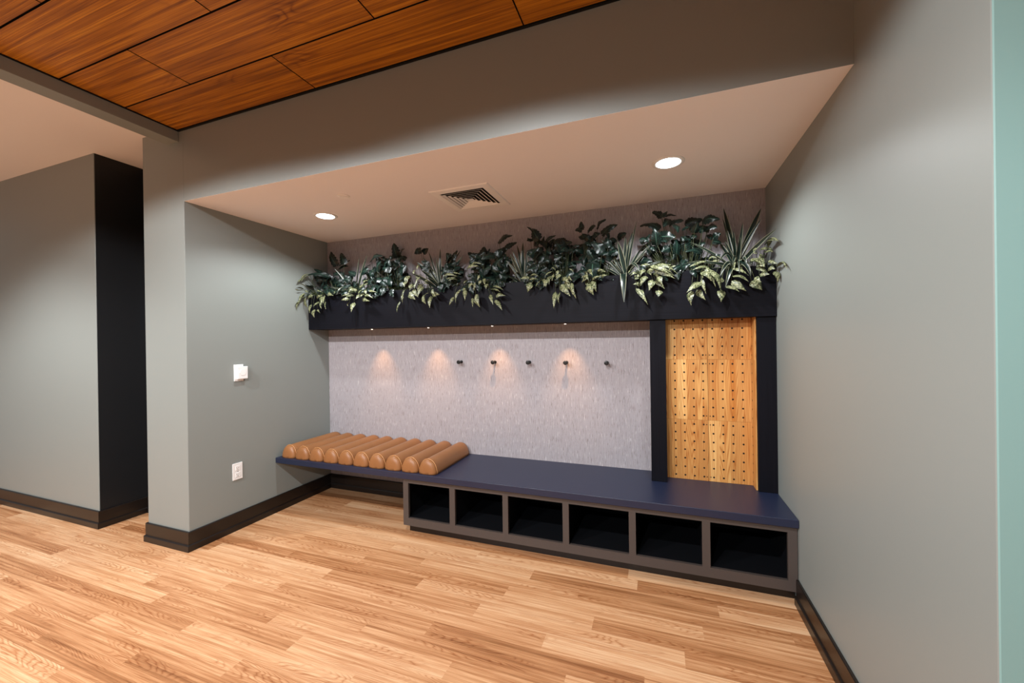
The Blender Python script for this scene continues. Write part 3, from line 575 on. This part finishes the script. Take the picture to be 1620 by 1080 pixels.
('m',3.222,[[3.076,-0.11,2.268,3.019,-0.131,2.293,0.0608],[3.094,-0.063,2.279,3.171,-0.123,2.253,0.0419],[3.08,-0.191,2.238,3.114,-0.181,2.272,0.0473],[3.125,-0.143,2.222,3.085,-0.199,2.164,0.053],[3.058,-0.123,2.181,2.935,-0.094,2.215,0.0685],[3.137,-0.127,2.201,3.218,-0.156,2.202,0.0647],[3.156,-0.187,2.171,3.175,-0.24,2.103,0.0459],[3.239,-0.074,2.204,3.336,-0.09,2.218,0.0771],[3.278,-0.069,2.177,3.3,-0.124,2.125,0.053],[3.339,-0.166,2.191,3.424,-0.221,2.171,0.0615],[3.362,-0.144,2.142,3.411,-0.199,2.122,0.0621],[3.395,-0.164,2.07,3.433,-0.188,2.089,0.0509],[3.212,-0.157,2.149,3.245,-0.213,2.137,0.0517],[3.325,-0.195,2.121,3.306,-0.167,2.113,0.0405],[3.221,-0.175,2.085,3.203,-0.189,2.061,0.0466],[3.266,-0.144,2.1,3.297,-0.156,2.082,0.0466],[3.084,-0.188,2.079,3.105,-0.22,2.052,0.035],[3.028,-0.185,2.031,2.999,-0.196,2.026,0.0418],[2.939,-0.071,2.108,2.987,-0.077,2.12,0.0435],[3.379,-0.08,2.11,3.384,-0.121,2.064,0.0466],[3.121,-0.198,2.02,3.072,-0.209,1.999,0.0529],[3.179,-0.132,2.052,3.135,-0.14,2.085,0.0538],[3.177,-0.147,1.978,3.138,-0.151,1.957,0.0536],[3.279,-0.098,2.003,3.324,-0.076,1.979,0.0537],[3.306,-0.157,2.034,3.346,-0.177,2.032,0.0459],[3.248,-0.084,2.056,3.277,-0.124,2.021,0.0531],[3.218,-0.184,1.932,3.194,-0.216,1.882,0.0462],[3.123,-0.188,2.092,3.156,-0.178,2.103,0.0471]]),
('s',3.524,[[3.464,-0.087,2.275,0.0397],[3.665,-0.163,2.226,0.0376],[3.661,-0.191,2.156,0.0217],[3.556,-0.198,2.139,0.0226],[3.703,-0.341,2.047,0.0232],[3.541,-0.197,2.049,0.0314],[3.511,-0.146,2.106,0.0225],[3.427,-0.123,2.052,0.023],[3.455,-0.173,2.041,0.0193],[3.248,-0.201,2.046,0.0163],[3.31,-0.337,1.959,0.0135],[3.22,-0.323,1.892,0.0188],[3.321,-0.334,1.879,0.0215],[3.4,-0.321,1.875,0.0153],[3.406,-0.307,1.788,0.0246],[3.439,-0.301,1.725,0.0276],[3.475,-0.306,1.854,0.0213],[3.578,-0.291,1.788,0.0362],[3.619,-0.112,2.087,0.0257],[3.704,-0.151,2.044,0.025],[3.456,-0.101,2.206,0.0184],[3.511,-0.324,1.802,0.012],[3.55,-0.317,1.858,0.0204]]),
('v',3.348,[[3.3,-0.308,1.767,3.216,-0.356,1.701,0.0465],[3.245,-0.307,1.714,3.241,-0.347,1.62,0.0465],[3.279,-0.281,1.721,3.325,-0.321,1.652,0.0433],[3.305,-0.312,1.785,3.327,-0.335,1.688,0.0246],[3.314,-0.287,1.838,3.358,-0.336,1.766,0.0612],[3.351,-0.312,1.844,3.406,-0.358,1.699,0.0422],[3.33,-0.297,1.866,3.254,-0.317,1.844,0.025],[3.381,-0.2,1.905,3.425,-0.217,1.911,0.0254],[3.314,-0.284,1.832,3.304,-0.326,1.777,0.0309]]),
('v',3.505,[[3.386,-0.294,1.813,3.392,-0.331,1.77,0.0366],[3.414,-0.298,1.712,3.407,-0.348,1.631,0.0514],[3.425,-0.286,1.787,3.405,-0.307,1.748,0.0369],[3.442,-0.279,1.737,3.51,-0.325,1.691,0.0481],[3.48,-0.288,1.795,3.559,-0.332,1.747,0.0357],[3.475,-0.28,1.766,3.549,-0.314,1.696,0.0481],[3.585,-0.268,1.76,3.637,-0.29,1.697,0.0659],[3.593,-0.309,1.772,3.62,-0.348,1.741,0.0411],[3.532,-0.269,1.855,3.515,-0.303,1.808,0.0182]]),
('v',3.66,[[3.587,-0.293,1.895,3.615,-0.328,1.857,0.0532],[3.6,-0.2,1.94,3.633,-0.223,1.929,0.0184],[3.644,-0.268,1.919,3.617,-0.3,1.885,0.0299],[3.675,-0.2,1.949,3.702,-0.264,1.927,0.0479],[3.692,-0.2,1.972,3.703,-0.397,1.956,0.0312],[3.666,-0.31,1.868,3.702,-0.367,1.837,0.023],[3.669,-0.294,1.829,3.693,-0.342,1.813,0.0407],[3.704,-0.338,1.824,3.702,-0.531,1.781,0.0215],[3.702,-0.322,1.804,3.704,-0.343,1.736,0.0464],[3.612,-0.271,1.843,3.665,-0.307,1.791,0.0355],[3.62,-0.304,1.789,3.667,-0.345,1.785,0.0292],[3.62,-0.305,1.866,3.644,-0.335,1.829,0.0352]]),
]

def smooth(t): return t*t*(3-2*t)
def leaf(bm, uvl, b, t, w, kind, rng):
    """one leaf blade from b to t: arched along its length, folded along the midrib"""
    b, t = Vector(b), Vector(t); d = t-b; L = max(d.length, 0.01); ax = d/L
    out = Vector((rng.uniform(-0.25, 0.25), -1.0, rng.uniform(0.1, 0.7)))      # upper side looks to the room
    side = ax.cross(out)
    if side.length < 0.05: side = ax.cross(Vector((1, 0, 0)))
    side.normalize(); nrm = side.cross(ax).normalized()
    if nrm.y > 0: nrm.negate()
    roll_ = rng.uniform(-0.45, 0.45) if kind != 's' else rng.uniform(-0.3, 0.3)
    q = Matrix.Rotation(roll_, 3, ax); side = q @ side; nrm = q @ nrm
    if kind == 's': nl, nc, arch, fold = 14, 4, 0.0, 0.30
    elif kind == 'v': nl, nc, arch, fold = 9, 6, rng.uniform(0.10, 0.24), 0.30
    else: nl, nc, arch, fold = 16, 6, rng.uniform(0.06, 0.22), rng.uniform(0.1, 0.4)
    amp = 0 if kind == 's' else arch*L
    wav = rng.uniform(0, 6)
    rows = []
    for i in range(nl+1):
        s = i/nl
        if kind == 's':
            prof = min(1.0, (0.42+s*1.5))*(1-s**3.2)**0.75 if s < 1 else 0
            prof = max(prof, 0.02)
        elif kind == 'v':
            prof = (math.sin(PI*s**0.66)**0.95)*(1-0.42*s) if 0 < s < 1 else 0.02
            prof = max(prof*1.12, 0.02)
        else:
            prof = (math.sin(PI*s**0.60)**0.6)*(1-0.22*s) if 0 < s < 1 else 0.03
            if 0.12 < s < 0.92 and i % 3 == 0: prof *= 0.80
            prof = max(prof*1.08, 0.03)
        c = b+d*s+nrm*(amp*math.sin(PI*s))
        row = []
        for j in range(nc+1):
            u = 2*j/nc-1
            h = w*0.5*prof
            back = 0.0
            if kind == 'm': back = 0.14*L*abs(u)*(1-s)            # blades sweep toward the tip
            rip = 0.06*w*math.sin(wav+s*9+u*2)*abs(u)
            v = c+side*(u*h)+nrm*(-fold*abs(u)**1.5*h+rip if kind == 'm' else fold*0.8*abs(u)*h*(1 if kind == 's' else -1)+rip*0.6)-ax*back
            v.x = min(max(v.x, 0.006), W-0.006); v.y = min(v.y, -0.006)
            if v.z < PZ1+0.003 and v.y > PY-0.004: 
                v.y = min(v.y, PY-0.004) if v.y < PY+0.05 or v.z < PZ1-0.02 else v.y
            row.append((bm.verts.new(v), (0.5+0.5*u, s)))
        rows.append(row)
    for A, B in zip(rows, rows[1:]):
        for j in range(nc):
            q4 = (A[j], A[j+1], B[j+1], B[j])
            f = bm.faces.new([k[0] for k in q4]); f.smooth = True
            for lp, k in zip(f.loops, q4): lp[uvl].uv = k[1]
def strap(bm, uvl, r, t, w, rng):
    """long blade from crown r arching out to tip t; built as a bent ribbon"""
    r, t = Vector(r), Vector(t); d = t-r
    hor = Vector((d.x, d.y, 0)); down = d.z < 0.02
    lift = 0.10*d.length if not down else 0.55*d.length+0.02
    mid = r+d*0.5+Vector((0, -0.02 if down else 0.0, lift))
    if down: mid.y = PY-0.05; mid.x = r.x+d.x*0.45
    P = lambda s: r*(1-s)**2+mid*2*s*(1-s)+t*s*s
    n = 18; rows = []
    face = Vector((rng.uniform(-0.5, 0.5), -1, rng.uniform(0.1, 0.6))).normalized()
    for i in range(n+1):
        s = i/n; c = P(s); ax = (P(min(1, s+0.03))-P(max(0, s-0.03))).normalized()
        side = ax.cross(face)
        if side.length < 0.15: side = Vector((1, 0, 0))
        side.normalize(); nrm = side.cross(ax)
        if nrm.y > 0: nrm.negate()
        prof = min(1.0, 0.45+1.4*s)*max(0.02, (1-s**3))**0.8
        row = []
        for j in range(5):
            u = j/2-1
            v = c+side*(u*w*0.5*prof)+nrm*(0.32*abs(u)*w*0.5*prof)
            v.x = min(max(v.x, 0.006), W-0.006); v.y = min(v.y, -0.006)
            if v.z < PZ1+0.002 and PY-0.004 < v.y and s > 0.35: v.y = PY-0.006
            row.append((bm.verts.new(v), (0.5+0.5*u, s)))
        rows.append(row)
    for A, B in zip(rows, rows[1:]):
        for j in range(4):
            q4 = (A[j], A[j+1], B[j+1], B[j])
            f = bm.faces.new([k[0] for k in q4]); f.smooth = True
            for lp, k in zip(f.loops, q4): lp[uvl].uv = k[1]
ZS = PZ1-0.052
NAMES = {'v': ('trailing_plant', 'trailing plant'), 'm': ('split_leaf_plant', 'leafy plant'), 's': ('striped_leaf_plant', 'spiky plant')}
GR = {'v': 'pale mottled plants trailing over the planter', 'm': 'dark broad-leaved plants in the planter', 's': 'striped long-leaved plants in the planter'}
LABELS = [
 'leftmost pale mottled plant trailing over the planter end against the left wall',
 'dark leafy plant furthest left in the planter, two upright leaves near the corner',
 'small striped spiky plant near the left end of the planter, few blades',
 'small pale mottled plant trailing just right of the planter left end',
 'dark glossy leafy plant between the small striped plant and the tallest left leaf',
 'dark leafy plant with one tall leaf standing against the wall on the left',
 'two dark leaves on one thin arching stem beside the second striped spiky plant',
 'dark striped spiky plant second from the left with a single upright blade',
 'wide pale mottled plant trailing below the second striped plant',
 'dark plant with bunched pointed leaves beside the bare bit of planter edge',
 'pale mottled plant hanging in separate sprays above the first two hooks',
 'rounded dark leafy hump above the sprays over the first hooks',
 'dark plant with one leaf raised on a stem near the planter middle',
 'striped spiky plant in the planter middle with one upright light-edged blade',
 'tall dark plant with a curled top leaf right of the planter middle',
 'low dark broad-leaved plant between the two tall dark plants',
 'pale mottled plant trailing over the planter above the fourth hook',
 'tall dark split-leaved plant left of the third large striped plant',
 'small pale mottled sprig between two larger trailing plants above the rightmost hook',
 'large striped spiky plant with one blade hanging down the planter front',
 'dense pale mottled cluster hanging just left of the first post',
 'largest glossy green-black leafy plant above the first post',
 'largest striped spiky plant at the right end of the planter',
 'pale mottled plant with three low leaves above the peg board left half',
 'pale mottled plant trailing above the middle of the peg board',
 'rightmost pale mottled plant trailing against the right wall',
]
for i, (k, rx, L) in enumerate(PLANTS):
    rng = random.Random(100+i)
    nm, cat = NAMES[k]
    t = thing(nm, (rx, -0.13, ZS), LABELS[i], cat, GR[k])
    bm = bmesh.new(); uvl = bm.loops.layers.uv.new('UVMap'); sb = bmesh.new()
    root = Vector((rx, -0.13, ZS))
    if k == 's':
        crown = root+Vector((0, 0, 0.03))
        for (x, y, z, w) in L:
            w = w*1.15
            strap(bm, uvl, crown+Vector((rng.uniform(-0.012, 0.012), rng.uniform(-0.02, 0.01), rng.uniform(0, 0.03))), (x, y, z), w, rng)
        for q in range(7):
            a = rng.uniform(0.1, 3.0); l = rng.uniform(0.10, 0.2)
            strap(bm, uvl, crown, crown+Vector((l*math.cos(a), rng.uniform(-0.03, 0.05), l*math.sin(a)*0.6+0.02)), 0.024, rng)
        tube(sb, [root-Vector((0, 0, 0.01)), root+Vector((0, 0, 0.02)), crown+Vector((0, 0, 0.015))], 0.016, 10, 0.009)
    else:
        lv = [(Vector(e[:3]), Vector(e[3:6]), e[6]) for e in L]
        if k == 'm' and len(L) > 5:
            xs = [l[0].x for l in lv]; lo, hi = min(xs), max(xs)
            zhi = sum(l[0].z for l in lv)/len(lv)
            for q in range(28 if len(L) < 20 else 44):
                b = Vector((rng.uniform(lo, hi), rng.uniform(-0.21, -0.03), rng.uniform(PZ1-0.01, zhi+0.03)))
                a = rng.uniform(-0.5, PI+0.5); l = rng.uniform(0.045, 0.10)
                lv.append((b, b+Vector((l*math.cos(a), rng.uniform(-0.05, 0.03), l*math.sin(a))), l*rng.uniform(0.6, 0.9)))
        if k == 'm' and len(L) > 5:                # lower leaves lean out over the rim
            for q in range(7):
                b = Vector((rng.uniform(lo, hi), rng.uniform(-0.265, -0.25), rng.uniform(PZ1-0.01, PZ1+0.05)))
                a = rng.uniform(-2.6, -0.5); l = rng.uniform(0.045, 0.08)
                lv.append((b, b+Vector((l*math.cos(a), rng.uniform(-0.03, -0.01), l*math.sin(a))), l*rng.uniform(0.6, 0.85)))
        if k == 'v':
            for q in range(12):
                b0, t0, w0 = rng.choice(lv[:len(L)])
                o = Vector((rng.uniform(-0.03, 0.03), rng.uniform(0.0, 0.05), rng.uniform(0.01, 0.05)))
                if b0.z+o.z > PZ1-0.03: lv.append((b0+o, t0+o*0.8, w0*0.8))
        for b, tt, w in lv:
            leaf(bm, uvl, b, tt, w*(1.1 if k == 'm' else 1.0), k, rng)
            r0 = root+Vector((max(-0.10, min(0.10, (b.x-rx)*0.5)), rng.uniform(-0.03, 0.03), 0))
            if b.y < PY-0.005:                     # over the rim of the box
                rim = Vector((b.x*0.6+r0.x*0.4, PY-0.006, PZ1+0.012)); up_ = (r0+rim)*0.5+Vector((0, 0, 0.05))
                pts = [r0, up_, rim, (rim+b)*0.5+Vector((0, -0.008, 0)), b] if b.z < PZ1 else [r0, up_, (up_+b)*0.5+Vector((0, 0, 0.01)), b]
            else:
                pts = [r0, r0.lerp(b, 0.45)+Vector((0, 0, 0.02)), b]
            for p_ in pts: p_.x = min(max(p_.x, 0.012), W-0.012)
            tube(sb, pts, 0.0022, 5, 0.0014)
    obj('foliage', bm, k, t, recalc=False)
    obj('stem', sb, 'stem', t)
